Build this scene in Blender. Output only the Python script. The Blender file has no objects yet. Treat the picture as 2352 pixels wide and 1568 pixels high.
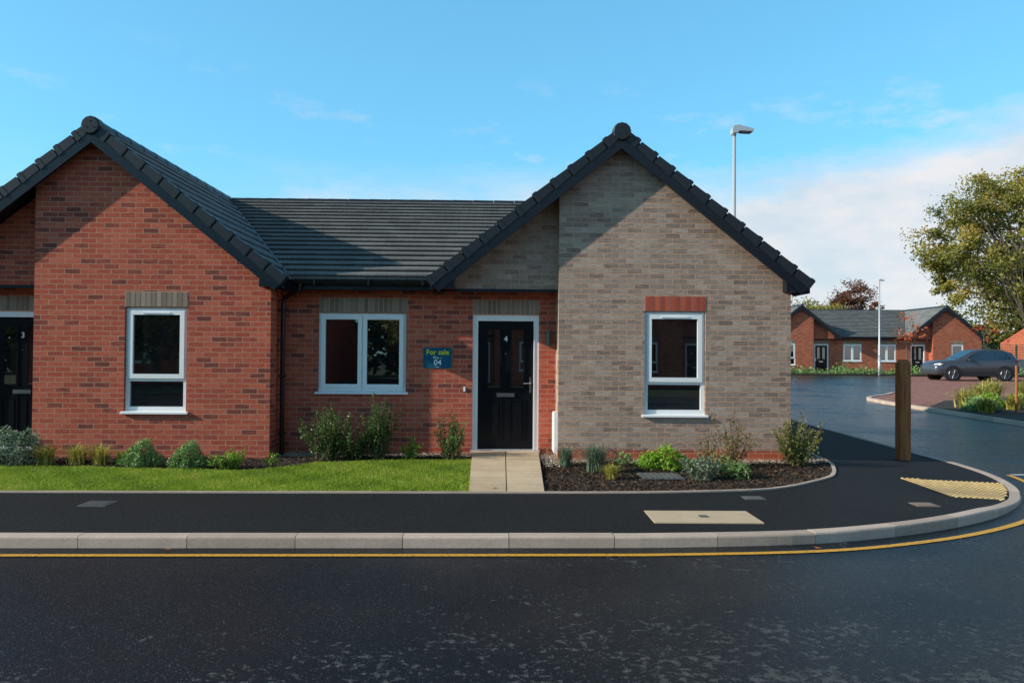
import bpy, math, random
import numpy as np
from mathutils import Vector, Matrix
from mathutils.bvhtree import BVHTree
random.seed(7); rng=np.random.default_rng(7)
scene=bpy.context.scene; COL=scene.collection
R=math.radians

# ------------------------------------------------------------------ helpers
def nd(nt,t,ins=None,**props):
    n=nt.nodes.new(t)
    for k,v in props.items(): setattr(n,k,v)
    for k,v in (ins or {}).items():
        s=n.inputs[k]
        if isinstance(v,bpy.types.NodeSocket): nt.links.new(v,s)
        else:
            if s.type=='RGBA' and len(v)==3: v=(*v,1)
            s.default_value=v
    return n
def newmat(name):
    m=bpy.data.materials.new(name); m.use_nodes=True; m.node_tree.nodes.clear(); return m,m.node_tree
def out(nt,sh): nt.links.new(sh,nd(nt,'ShaderNodeOutputMaterial').inputs['Surface'])
def math_(nt,op,a,b=0.0,c=None,clamp=False):
    n=nt.nodes.new('ShaderNodeMath'); n.operation=op; n.use_clamp=clamp
    for i,v in enumerate((a,b) if c is None else (a,b,c)):
        if isinstance(v,bpy.types.NodeSocket): nt.links.new(v,n.inputs[i])
        else: n.inputs[i].default_value=v
    return n.outputs[0]
def ramp(nt,fac,stops,interp='LINEAR'):
    n=nt.nodes.new('ShaderNodeValToRGB'); cr=n.color_ramp; cr.interpolation=interp
    while len(cr.elements)<len(stops): cr.elements.new(0.5)
    for e,(p,c) in zip(cr.elements,stops):
        e.position=p; e.color=(c,c,c,1) if isinstance(c,(int,float)) else (*c,1)
    nt.links.new(fac,n.inputs[0]); return n.outputs[0]
def mix(nt,f,a,b,bt='MIX'):
    return nd(nt,'ShaderNodeMixRGB',{'Fac':f,'Color1':a,'Color2':b},blend_type=bt).outputs[0]
def noise(nt,vec,scale,detail=4,rough=.55,out_='Fac'):
    return nd(nt,'ShaderNodeTexNoise',{'Vector':vec,'Scale':scale,'Detail':detail,'Roughness':rough}).outputs[out_]
def mapr(nt,v,a,b,c,d):
    n=nd(nt,'ShaderNodeMapRange',{'Value':v,'From Min':a,'From Max':b,'To Min':c,'To Max':d}); n.clamp=True; return n.outputs[0]
def bump(nt,h,strength=.3,dist=.01):
    return nd(nt,'ShaderNodeBump',{'Height':h,'Strength':strength,'Distance':dist}).outputs[0]
def prin(nt,**k):
    return nd(nt,'ShaderNodeBsdfPrincipled',{a.replace('_',' '):b for a,b in k.items()}).outputs[0]
def simple(name,col,rough=.5,metal=0.0,var=.15,scale=6,bstr=0.0,bscale=60,spec=.5):
    m,nt=newmat(name); co=nd(nt,'ShaderNodeTexCoord').outputs['Object']
    n=noise(nt,co,scale)
    c=mix(nt,n,[x*(1-var) for x in col]+[1],[min(1,x*(1+var)) for x in col]+[1])
    kw=dict(Base_Color=c,Roughness=rough,Metallic=metal)
    kw['Specular_IOR_Level']=spec
    if bstr: kw['Normal']=bump(nt,noise(nt,co,bscale),bstr,.005)
    out(nt,prin(nt,**kw)); return m

class MB:
    def __init__(s): s.v=[];s.f=[];s.t=[]
    def add(s,vs,fs,t=0.0):
        o=len(s.v); s.v+= [tuple(p) for p in vs]; s.f+=[tuple(i+o for i in f) for f in fs]; s.t+=[t]*len(fs)
    def box(s,x0,x1,y0,y1,z0,z1,t=0.0):
        s.add([(x0,y0,z0),(x1,y0,z0),(x1,y1,z0),(x0,y1,z0),(x0,y0,z1),(x1,y0,z1),(x1,y1,z1),(x0,y1,z1)],
              [(0,3,2,1),(4,5,6,7),(0,1,5,4),(1,2,6,5),(2,3,7,6),(3,0,4,7)],t)
    def poly(s,pts,t=0.0): s.add(pts,[tuple(range(len(pts)))],t)
    def prism(s,prof,y0,y1,t=0.0):
        n=len(prof); v=[(x,y0,z) for x,z in prof]+[(x,y1,z) for x,z in prof]
        s.add(v,[tuple(range(n)),tuple(range(2*n-1,n-1,-1))]+[(i,i+n,(i+1)%n+n,(i+1)%n) for i in range(n)],t)
    def prismx(s,prof,x0,x1,t=0.0):
        n=len(prof); v=[(x0,y,z) for y,z in prof]+[(x1,y,z) for y,z in prof]
        s.add(v,[tuple(range(n)),tuple(range(2*n-1,n-1,-1))]+[(i,i+n,(i+1)%n+n,(i+1)%n) for i in range(n)],t)
    def tube(s,pts,rad,n=8,t=0.0):
        pts=[Vector(p) for p in pts]
        if not hasattr(rad,'__len__'): rad=[rad]*len(pts)
        vs=[];ref=None
        for i,p in enumerate(pts):
            d=(pts[min(i+1,len(pts)-1)]-pts[max(i-1,0)]).normalized()
            if ref is None: ref=Vector((0,0,1)) if abs(d.z)<.9 else Vector((1,0,0))
            a=(ref-d*ref.dot(d)).normalized(); ref=a; b=d.cross(a)
            for k in range(n):
                an=2*math.pi*k/n; vs.append(p+(a*math.cos(an)+b*math.sin(an))*rad[i])
        fs=[]
        for i in range(len(pts)-1):
            for k in range(n):
                fs.append((i*n+k,i*n+(k+1)%n,(i+1)*n+(k+1)%n,(i+1)*n+k))
        fs.append(tuple(range(n-1,-1,-1))); fs.append(tuple((len(pts)-1)*n+k for k in range(n)))
        s.add(vs,fs,t)
    def wallholes(s,x0,x1,z0,z1,y,holes,rev=.1):
        xs=sorted({x0,x1,*[h[0] for h in holes],*[h[1] for h in holes]}); zs=sorted({z0,z1,*[h[2] for h in holes],*[h[3] for h in holes]})
        for i in range(len(xs)-1):
            for j in range(len(zs)-1):
                cx=(xs[i]+xs[i+1])/2; cz=(zs[j]+zs[j+1])/2
                if any(h[0]<cx<h[1] and h[2]<cz<h[3] for h in holes): continue
                s.poly([(xs[i],y,zs[j]),(xs[i+1],y,zs[j]),(xs[i+1],y,zs[j+1]),(xs[i],y,zs[j+1])])
        for a,b,c,d in holes:
            s.poly([(a,y,c),(a,y,d),(a,y+rev,d),(a,y+rev,c)]); s.poly([(b,y,c),(b,y+rev,c),(b,y+rev,d),(b,y,d)])
            s.poly([(a,y,d),(b,y,d),(b,y+rev,d),(a,y+rev,d)]); s.poly([(a,y,c),(a,y+rev,c),(b,y+rev,c),(b,y,c)])
    def obj(s,name,mat,parent=None,m=1,smooth=False,uv='box',loc=None,struct=False,**props):
        me=bpy.data.meshes.new(name)
        V=[(x*m,y,z) for x,y,z in s.v]
        F=s.f if m==1 else [tuple(reversed(f)) for f in s.f]
        me.from_pydata(V,[],F); me.update()
        uvl=me.uv_layers.new(name='UVMap').data
        for p in me.polygons:
            nx,ny,nz=map(abs,p.normal)
            for li in p.loop_indices:
                x,y,z=me.vertices[me.loops[li].vertex_index].co
                if uv=='roof': c=(y,abs(x)/(2.8/11)*.283+.002) if nx>.3 or (nz<.1 and nx>.9) else (x,(5.6-y)+.002)
                elif nz>.7: c=(x,y)
                elif nx>ny: c=(y,z)
                else: c=(x,z)
                uvl[li].uv=c
        at=me.attributes.new('tint','FLOAT','FACE'); at.data.foreach_set('value',np.array(s.t,dtype=np.float32))
        if smooth: me.polygons.foreach_set('use_smooth',[True]*len(me.polygons))
        me.materials.append(mat)
        return place(name,me,parent,loc,struct,**props)
def place(name,data,parent=None,loc=None,struct=False,**props):
    o=bpy.data.objects.new(name,data); COL.objects.link(o)
    if parent: o.parent=parent
    if loc: o.location=loc
    if struct: o['kind']='structure'
    for k,v in props.items(): o[k]=v
    return o
def polys_np(name,V,k,mat,tint,parent=None,loc=None,**props):
    n=len(V)//k; me=bpy.data.meshes.new(name)
    me.vertices.add(len(V)); me.vertices.foreach_set('co',np.asarray(V,dtype=np.float32).ravel())
    me.loops.add(n*k); me.loops.foreach_set('vertex_index',np.arange(n*k,dtype=np.int32))
    me.polygons.add(n); me.polygons.foreach_set('loop_start',np.arange(0,n*k,k,dtype=np.int32))
    me.update(calc_edges=True)
    at=me.attributes.new('tint','FLOAT','FACE'); at.data.foreach_set('value',np.asarray(tint,dtype=np.float32))
    me.materials.append(mat)
    return place(name,me,parent,loc,**props)
def leafverts(P,size,aspect=.5,flat=0.0,jit=.4):
    n=len(P); d=rng.normal(size=(n,3)); d/=np.linalg.norm(d,axis=1)[:,None]
    e=rng.normal(size=(n,3)); e[:,2]*=(1-flat); d[:,2]*=(1-flat)
    d/=np.linalg.norm(d,axis=1)[:,None]
    e-= (e*d).sum(1)[:,None]*d; e/=np.linalg.norm(e,axis=1)[:,None]
    s=size*(1+jit*rng.uniform(-1,1,size=(n,1)))
    V=np.stack([P-d*s*.5,P+e*s*aspect*.5,P+d*s*.5,P-e*s*aspect*.5],1)
    return V.reshape(-1,3)

# ------------------------------------------------------------------ materials
def brick_mat(name,stops,mortar,crease=0.0):
    m,nt=newmat(name); uv=nd(nt,'ShaderNodeUVMap').outputs[0]
    dn=noise(nt,uv,9,3,.6,'Color'); dd=nd(nt,'ShaderNodeVectorMath',{0:dn,1:(.5,.5,.5)},operation='SUBTRACT').outputs[0]
    dd=nd(nt,'ShaderNodeVectorMath',{0:dd,'Scale':.010},operation='SCALE').outputs[0]
    vec=nd(nt,'ShaderNodeVectorMath',{0:uv,1:dd},operation='ADD').outputs[0]
    b=nd(nt,'ShaderNodeTexBrick',{'Vector':vec,'Color1':(0,0,0),'Color2':(1,1,1),'Mortar':(0.5,0.5,0.5),'Scale':1.0,'Mortar Size':.0062,'Mortar Smooth':.15,'Brick Width':.225,'Row Height':.075},offset=.5)
    n1=noise(nt,vec,30,5,.7); st=nd(nt,'ShaderNodeMapping',{'Vector':vec,'Scale':(7,45,1)}).outputs[0]; n2=noise(nt,st,1.2,4,.65)
    tint=math_(nt,'ADD',b.outputs['Color'],math_(nt,'MULTIPLY',math_(nt,'SUBTRACT',n2,.5),.6+crease),clamp=True)
    c=ramp(nt,tint,stops)
    c=mix(nt,.7,c,mix(nt,n1,(.5,.5,.5,1),(1.5,1.5,1.5,1)),'MULTIPLY')
    c=mix(nt,.35+crease,c,ramp(nt,n2,[(.3,.45),(.45,.95),(.7,1.15)]),'MULTIPLY')
    mc=mix(nt,noise(nt,uv,3),[x*.85 for x in mortar]+[1],[x*1.15 for x in mortar]+[1])
    c=mix(nt,b.outputs['Fac'],c,mc)
    c=mix(nt,1.0,c,mix(nt,noise(nt,uv,.8,3),(.88,.88,.88,1),(1.12,1.1,1.08,1)),'MULTIPLY')
    h=math_(nt,'ADD',math_(nt,'SUBTRACT',1.0,b.outputs['Fac']),math_(nt,'MULTIPLY',n2,.6+crease*2))
    h=math_(nt,'ADD',h,math_(nt,'MULTIPLY',n1,.3))
    out(nt,prin(nt,Base_Color=c,Roughness=.9,Specular_IOR_Level=.12,Normal=bump(nt,h,.8,.009))); return m
M_red=brick_mat('red_brick',[(0,(.19,.06,.050)),(.10,(.26,.072,.056)),(.22,(.43,.092,.060)),(.6,(.49,.108,.066)),(1,(.56,.145,.09))],(.50,.26,.175),.1)
M_redfar=brick_mat('orange_red_brick',[(0,(.28,.065,.035)),(.3,(.46,.10,.05)),(1,(.54,.145,.075))],(.48,.26,.18))
M_grey=brick_mat('grey_brick',[(0,(.25,.18,.15)),(.12,(.32,.235,.195)),(.6,(.40,.30,.245)),(1,(.48,.375,.31))],(.63,.36,.235),.33)
def soldier(name,lo,hi):
    m,nt=newmat(name); a=nd(nt,'ShaderNodeAttribute',attribute_name='tint').outputs['Fac']
    co=nd(nt,'ShaderNodeTexCoord').outputs['Object']
    c=mix(nt,a,(*lo,1),(*hi,1)); n=noise(nt,co,25,5,.7)
    c=mix(nt,.5,c,mix(nt,n,(.5,.5,.5,1),(1.5,1.5,1.5,1)),'MULTIPLY')
    out(nt,prin(nt,Base_Color=c,Roughness=.9,Normal=bump(nt,n,.5,.006))); return m
M_sgrey=soldier('grey_soldier_brick',(.19,.135,.10),(.35,.26,.20)); M_sred=soldier('red_soldier_brick',(.36,.06,.033),(.64,.135,.065))
M_mortar=simple('mortar',(.56,.34,.23),.95)
def tile_mat():
    m,nt=newmat('roof_tile'); uv=nd(nt,'ShaderNodeUVMap').outputs[0]
    b=nd(nt,'ShaderNodeTexBrick',{'Vector':uv,'Color1':(0,0,0),'Color2':(1,1,1),'Mortar':(0,0,0),'Scale':1.0,'Mortar Size':.003,'Mortar Smooth':.1,'Brick Width':.3,'Row Height':.283},offset=.5)
    c=mix(nt,b.outputs['Color'],(.155,.153,.148,1),(.225,.222,.212,1))
    c=mix(nt,math_(nt,'MULTIPLY',b.outputs['Fac'],.6),c,(.02,.02,.022,1))
    n=noise(nt,uv,14,5,.7); c=mix(nt,.5,c,mix(nt,n,(.6,.6,.6,1),(1.4,1.4,1.4,1)),'MULTIPLY')
    out(nt,prin(nt,Base_Color=c,Roughness=.8,Specular_IOR_Level=.1,Normal=bump(nt,math_(nt,'SUBTRACT',math_(nt,'MULTIPLY',n,.3),b.outputs['Fac']),.4,.006))); return m
M_tile=tile_mat()
M_verge=simple('dark_grey_plastic',(.022,.025,.030),.4,var=.2,spec=.3)
M_barge=simple('black_upvc',(.008,.011,.017),.3,var=.1,spec=.3)
M_upvc=simple('white_upvc',(.90,.89,.88),.35,var=.02)
M_doorblk=simple('black_composite_door',(.006,.007,.010),.22,var=.1,bstr=.06,bscale=200,spec=.22)
M_chrome=simple('chrome',(.75,.75,.76),.15,1.0,.03)
m,nt=newmat('window_glass')
out(nt,prin(nt,Base_Color=(.006,.007,.009,1),Roughness=.008,IOR=2.4)); M_glass=m
def asphalt(name,dark,light,wet):
    m,nt=newmat(name); co=nd(nt,'ShaderNodeTexCoord').outputs['Object']
    g=noise(nt,co,120,4,.75); v=nd(nt,'ShaderNodeTexVoronoi',{'Vector':co,'Scale':85.0}).outputs['Distance']
    c=mix(nt,mapr(nt,g,.38,.68,0,1),(*dark,1),(*light,1))
    vs=nd(nt,'ShaderNodeTexVoronoi',{'Vector':co,'Scale':75.0 if wet else 80.0})
    rnd=nd(nt,'ShaderNodeSeparateXYZ',{0:vs.outputs['Color']}).outputs[0]
    sp=math_(nt,'MULTIPLY',mapr(nt,vs.outputs['Distance'],.18,.36,1,0),mapr(nt,rnd,.70,.86,0,1))
    c=mix(nt,math_(nt,'MULTIPLY',sp,.6 if wet else .4),c,(.22,.22,.215,1))  # pale stone flecks; on the wet road also sparkle painted into the colour
    big=noise(nt,co,.55,4,.6)
    c=mix(nt,.6,c,mix(nt,big,(.6,.6,.6,1),(1.4,1.4,1.4,1)),'MULTIPLY')
    r=.8
    if wet:
        x=nd(nt,'ShaderNodeSeparateXYZ',{0:co}).outputs
        p=noise(nt,co,17,8,.68)
        reg=noise(nt,nd(nt,'ShaderNodeMapping',{'Vector':co,'Location':(1.7,.3,0)}).outputs[0],1.9,5,.65)
        near=mapr(nt,x[1],3.4,5.4,.085,-.045)
        side=mapr(nt,x[0],-2.0,.4,-.05,.025)
        th=math_(nt,'ADD',math_(nt,'ADD',math_(nt,'ADD',p,near),side),math_(nt,'MULTIPLY',math_(nt,'SUBTRACT',reg,.5),.52))
        dry=math_(nt,'MULTIPLY',mapr(nt,th,.585,.65,0,1),mapr(nt,g,.36,.56,.25,1))
        c=mix(nt,math_(nt,'MULTIPLY',dry,.85),c,(.135,.13,.122,1))
        wetr=mapr(nt,math_(nt,'ADD',noise(nt,co,.45,3,.5),mapr(nt,x[0],.5,4,.0,-.14)),.34,.56,.20,.42)
        r=mix(nt,dry,wetr,(.9,.9,.9,1))
    h=math_(nt,'ADD',g,math_(nt,'MULTIPLY',v,.8))
    out(nt,prin(nt,Base_Color=c,Roughness=r,Specular_IOR_Level=.27 if wet else .12,Normal=bump(nt,h,.7 if wet else .6,.006))); return m
M_road=asphalt('wet_asphalt',(.003,.0035,.005),(.016,.017,.020),True)
M_pave=asphalt('footway_asphalt',(.012,.012,.013),(.038,.037,.038),False)
def tintmat(name,lo,hi,rough=.85,nsc=40,b=.3,nv=.3):
    m,nt=newmat(name); a=nd(nt,'ShaderNodeAttribute',attribute_name='tint').outputs['Fac']
    co=nd(nt,'ShaderNodeTexCoord').outputs['Object']; n=noise(nt,co,nsc,5,.65); n3=noise(nt,co,2.5,3)
    c=mix(nt,a,(*lo,1),(*hi,1)); c=mix(nt,1.0,c,mix(nt,n,(1-nv,)*3+(1,),(1+nv,)*3+(1,)),'MULTIPLY')
    c=mix(nt,1.0,c,mix(nt,n3,(.75,.75,.75,1),(1.2,1.2,1.2,1)),'MULTIPLY')
    out(nt,prin(nt,Base_Color=c,Roughness=rough,Specular_IOR_Level=.2,Normal=bump(nt,n,b,.004))); return m
M_kerb=tintmat('concrete_kerb',(.48,.365,.29),(.63,.48,.39))
M_slab=tintmat('buff_slab',(.55,.40,.26),(.72,.535,.36))
M_chip=tintmat('bark_chip',(.022,.013,.009),(.17,.10,.06),.8,60)
M_pebble=tintmat('gravel_pebble',(.28,.20,.15),(.62,.52,.42),.7,60)
M_soil=simple('bark_soil',(.035,.023,.017),.95,var=.5,scale=25,bstr=.9,bscale=45)
M_gravel=simple('gravel_bed',(.42,.32,.24),.9,var=.5,scale=60,bstr=.8,bscale=70)
M_ground=simple('rough_grass_ground',(.05,.07,.025),.95,var=.4,scale=.6)
M_lawn=simple('lawn_soil',(.08,.12,.015),.95,var=.3,scale=20)
def yellow(name,col):
    m,nt=newmat(name); co=nd(nt,'ShaderNodeTexCoord').outputs['Object']
    w=mapr(nt,noise(nt,co,45,5,.75),.36,.46,0,1)
    c=mix(nt,w,(.06,.055,.04,1),(*col,1)); out(nt,prin(nt,Base_Color=c,Roughness=.6)); return m
M_yellow=yellow('yellow_road_paint',(.80,.38,.025)); M_white=yellow('white_road_paint',(.62,.62,.60))
M_tact=tintmat('buff_tactile',(.55,.38,.17),(.68,.48,.23)); M_tactb=simple('tactile_slab',(.38,.245,.105),.85)
M_cover=simple('concrete_cover',(.60,.44,.28),.8,var=.15,bstr=.3)
M_iron=simple('cast_iron_cover',(.12,.12,.12),.6,var=.3,bstr=.5)
M_rust=simple('rusty_cover',(.20,.15,.12),.7,var=.3,bstr=.5)
M_lamp=simple('galvanised_steel',(.55,.56,.57),.45,.3,.05)
M_anth=simple('dark_wall_light_metal',(.10,.105,.11),.4,.3,.05)
M_lampglass=simple('lamp_glass',(.12,.13,.14),.15)
M_pipe=simple('black_pipe',(.008,.009,.012),.25)
m,nt=newmat('timber'); co=nd(nt,'ShaderNodeTexCoord').outputs['Object']
st=nd(nt,'ShaderNodeMapping',{'Vector':co,'Scale':(14,14,.9)}).outputs[0]; n=noise(nt,st,2.2,6,.65)
c=ramp(nt,n,[(.3,(.18,.058,.022)),(.5,(.38,.14,.055)),(.7,(.47,.20,.09))]); out(nt,prin(nt,Base_Color=c,Roughness=.85,Specular_IOR_Level=.08,Normal=bump(nt,n,.4,.01))); M_wood=m
m,nt=newmat('block_paving'); uv=nd(nt,'ShaderNodeUVMap').outputs[0]
b=nd(nt,'ShaderNodeTexBrick',{'Vector':uv,'Color1':(.32,.13,.10),'Color2':(.46,.22,.17),'Mortar':(.10,.08,.07),'Scale':1.0,'Mortar Size':.006,'Brick Width':.2,'Row Height':.1})
out(nt,prin(nt,Base_Color=b.outputs[0],Roughness=.9,Specular_IOR_Level=.08)); M_block=m
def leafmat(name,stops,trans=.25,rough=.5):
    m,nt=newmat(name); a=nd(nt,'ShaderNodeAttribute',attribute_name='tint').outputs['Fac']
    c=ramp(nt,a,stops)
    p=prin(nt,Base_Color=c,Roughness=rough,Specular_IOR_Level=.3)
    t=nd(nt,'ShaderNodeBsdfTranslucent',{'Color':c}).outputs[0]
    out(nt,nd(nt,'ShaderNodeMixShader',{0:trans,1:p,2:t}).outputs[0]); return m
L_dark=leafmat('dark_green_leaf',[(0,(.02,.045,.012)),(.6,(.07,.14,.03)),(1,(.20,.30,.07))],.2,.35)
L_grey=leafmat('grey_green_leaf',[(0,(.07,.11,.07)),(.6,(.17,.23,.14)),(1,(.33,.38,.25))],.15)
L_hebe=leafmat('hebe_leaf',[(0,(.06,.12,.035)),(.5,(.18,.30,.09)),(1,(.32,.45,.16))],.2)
L_bright=leafmat('bright_green_leaf',[(0,(.07,.16,.01)),(.6,(.20,.36,.025)),(1,(.34,.50,.06))],.25)
L_yel=leafmat('yellow_green_blade',[(0,(.18,.18,.03)),(.5,(.48,.43,.08)),(1,(.76,.62,.18))],.3)
L_rose=leafmat('rose_leaf',[(0,(.07,.07,.02)),(.5,(.18,.19,.05)),(.8,(.30,.15,.06)),(1,(.40,.17,.08))],.25)
L_redgr=leafmat('bronze_green_leaf',[(0,(.06,.09,.02)),(.6,(.19,.22,.05)),(.85,(.34,.29,.07)),(1,(.36,.12,.05))],.25)
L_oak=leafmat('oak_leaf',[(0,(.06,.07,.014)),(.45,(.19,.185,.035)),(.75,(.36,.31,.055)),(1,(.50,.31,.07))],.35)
L_ivy=leafmat('ivy_leaf',[(0,(.02,.04,.01)),(1,(.08,.14,.02))],.2)
L_copper=leafmat('copper_leaf',[(0,(.07,.025,.015)),(.6,(.18,.065,.035)),(1,(.28,.11,.055))],.25)
L_orange=leafmat('autumn_orange_leaf',[(0,(.35,.06,.025)),(.6,(.60,.14,.045)),(1,(.65,.24,.07))],.3)
L_grass=leafmat('lawn_blade',[(0,(.09,.15,.01)),(.55,(.26,.39,.02)),(.9,(.40,.51,.04)),(1,(.52,.47,.12))],.35)
M_stem=simple('brown_stem',(.14,.085,.05),.85,var=.3)
M_bark=simple('tree_bark',(.13,.10,.07),.9,var=.4,scale=3,bstr=.6,bscale=8)

# ------------------------------------------------------------------ house
def text_mesh(name,txt,size,mat,parent,loc,bold=0.0,sx=1.0):
    cu=bpy.data.curves.new('tmp','FONT'); cu.body=txt; cu.size=size; cu.align_x='CENTER'; cu.extrude=.002; cu.offset=bold; cu.resolution_u=4
    ob=bpy.data.objects.new('tmp',cu); COL.objects.link(ob); bpy.context.view_layer.update()
    me=bpy.data.meshes.new_from_object(ob.evaluated_get(bpy.context.evaluated_depsgraph_get()))
    bpy.data.objects.remove(ob); me.materials.clear(); me.materials.append(mat)
    me.transform(Matrix.Rotation(R(90),4,'X')@Matrix.Diagonal((sx,1,1,1)))
    return place(name,me,parent,loc)
def bars(mb,x0,x1,z0,z1,w,y0,y1):
    mb.box(x0,x0+w,y0,y1,z0,z1); mb.box(x1-w,x1,y0,y1,z0,z1)
    mb.box(x0+w,x1-w,y0,y1,z0,z0+w); mb.box(x0+w,x1-w,y0,y1,z1-w,z1)
def window(par,x0,x1,z0,z1,y,kind,m=1):
    f=MB(); g=MB(); zb=z0+.045
    bars(f,x0+.004,x1-.004,zb,z1-.004,.055,y+.045,y+.12)
    if kind=='top':
        zt=z0+.50
        f.box(x0+.06,x1-.06,y+.045,y+.12,zt-.03,zt+.03)
        bars(f,x0+.045,x1-.045,zt+.012,z1-.045,.065,y+.018,y+.07)
        g.poly([(x0+.1,y+.05,zt+.07),(x1-.1,y+.05,zt+.07),(x1-.1,y+.05,z1-.1),(x0+.1,y+.05,z1-.1)])
        g.poly([(x0+.058,y+.08,zb+.05),(x1-.058,y+.08,zb+.05),(x1-.058,y+.08,zt-.03),(x0+.058,y+.08,zt-.03)])
        f.box((x0+x1)/2-.2,(x0+x1)/2+.2,y+.006,y+.018,z1-.092,z1-.072)
    else:
        xm=(x0+x1)/2; f.box(xm-.03,xm+.03,y+.045,y+.12,zb+.05,z1-.055)
        for a,b in((x0+.045,xm-.008),(xm+.008,x1-.045)):
            bars(f,a,b,zb+.04,z1-.045,.062,y+.018,y+.07)
            g.poly([(a+.055,y+.05,zb+.095),(b-.055,y+.05,zb+.095),(b-.055,y+.05,z1-.1),(a+.055,y+.05,z1-.1)])
            f.box((a+b)/2-.14,(a+b)/2+.14,y+.006,y+.018,z1-.09,z1-.072)
    w=f.obj('window',M_upvc,par,m)
    g.obj('window_pane',M_glass,w,m)
    s=MB(); s.prismx([(y-.05,z0-.002),(y-.05,z0+.022),(y+.045,z0+.043),(y+.12,z0+.043),(y+.12,z0-.002)],x0-.035,x1+.035)
    s.obj('sill',M_upvc,w,m)
    return w
def door(par,x0,x1,z0,z1,y,num,m=1):
    a,b=x0+.085,x1-.085; top=z1-.10; bot=z0+.03; yl=y+.085
    d=MB(); d.box(a,b,yl,yl+.045,bot,top)
    W=b-a; cx=[(.148,.337),(.51,.70)]
    for u0,u1 in cx:
        bars(d,a+u0-.03,a+u1+.03,top-1.05,top-.10,.032,yl-.014,yl)
        bars(d,a+u0-.03,a+u1+.03,top-1.82,top-1.20,.022,yl-.012,yl)
        d.box(a+u0+.025,a+u1-.025,yl-.01,yl,top-1.765,top-1.255)
    D=d.obj('door',M_doorblk,par,m)
    g=MB()
    for u0,u1 in cx: g.poly([(a+u0,yl-.006,top-1.02),(a+u1,yl-.006,top-1.02),(a+u1,yl-.006,top-.13),(a+u0,yl-.006,top-.13)])
    g.obj('door_pane',M_glass,D,m)
    f=MB(); f.box(x0,a-.004,y+.03,y+.13,z0,z1); f.box(b+.004,x1,y+.03,y+.13,z0,z1); f.box(a-.004,b+.004,y+.03,y+.13,top+.004,z1)
    f.box(a-.02,a-.004,y+.02,y+.03,z0,top+.02); f.box(b+.004,b+.02,y+.02,y+.03,z0,top+.02)
    f.obj('door_frame',M_upvc,D,m)
    t=MB(); t.box(x0-.02,x1+.02,y-.03,y+.13,z0-.03,z0+.025); t.obj('threshold',M_lamp,D,m)
    l=MB(); l.box(a+.29,a+.565,yl-.018,yl,top-1.165,top-1.105); l.box(a+.31,a+.545,yl-.026,yl-.018,top-1.155,top-1.125); l.obj('letter_plate',M_chrome,D,m,smooth=False)
    h=MB(); h.box(b-.058,b-.026,yl-.016,yl,top-1.10,top-.86); h.tube([(b-.042,yl-.012,top-.95),(b-.042,yl-.055,top-.95),(b-.055,yl-.062,top-.95),(b-.15,yl-.062,top-.955)],.011,8)
    h.obj('handle',M_chrome,D,m,smooth=False)
    if num:
        text_mesh('house_number',num,.12,M_upvc,D,((a+b)/2,yl-.004,top-.31),bold=.0008)
        s=MB(); s.tube([((a+b)/2,yl+.01,top-.5),((a+b)/2,yl-.006,top-.5)],.011,10); s.obj('spyhole',M_chrome,D,m)
def lintel(par,x0,x1,z,y,mat,m=1):
    b=MB(); n=round((x1-x0)/.075); w=(x1-x0)/n
    for i in range(n): b.box(x0+i*w+.007,x0+(i+1)*w-.007,y-.006,y+.06,z+.006,z+.219,random.random())
    o=b.obj('lintel',mat,par,m)
    q=MB(); q.box(x0-.002,x1+.002,y-.0015,y+.05,z,z+.225); q.obj('lintel_mortar',M_mortar,o,m)
ZA,EX,SL=4.95,2.8,.796
RY=5.6; MS=.403; VK=.506
def zt(x): return ZA-SL*abs(x)
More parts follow.
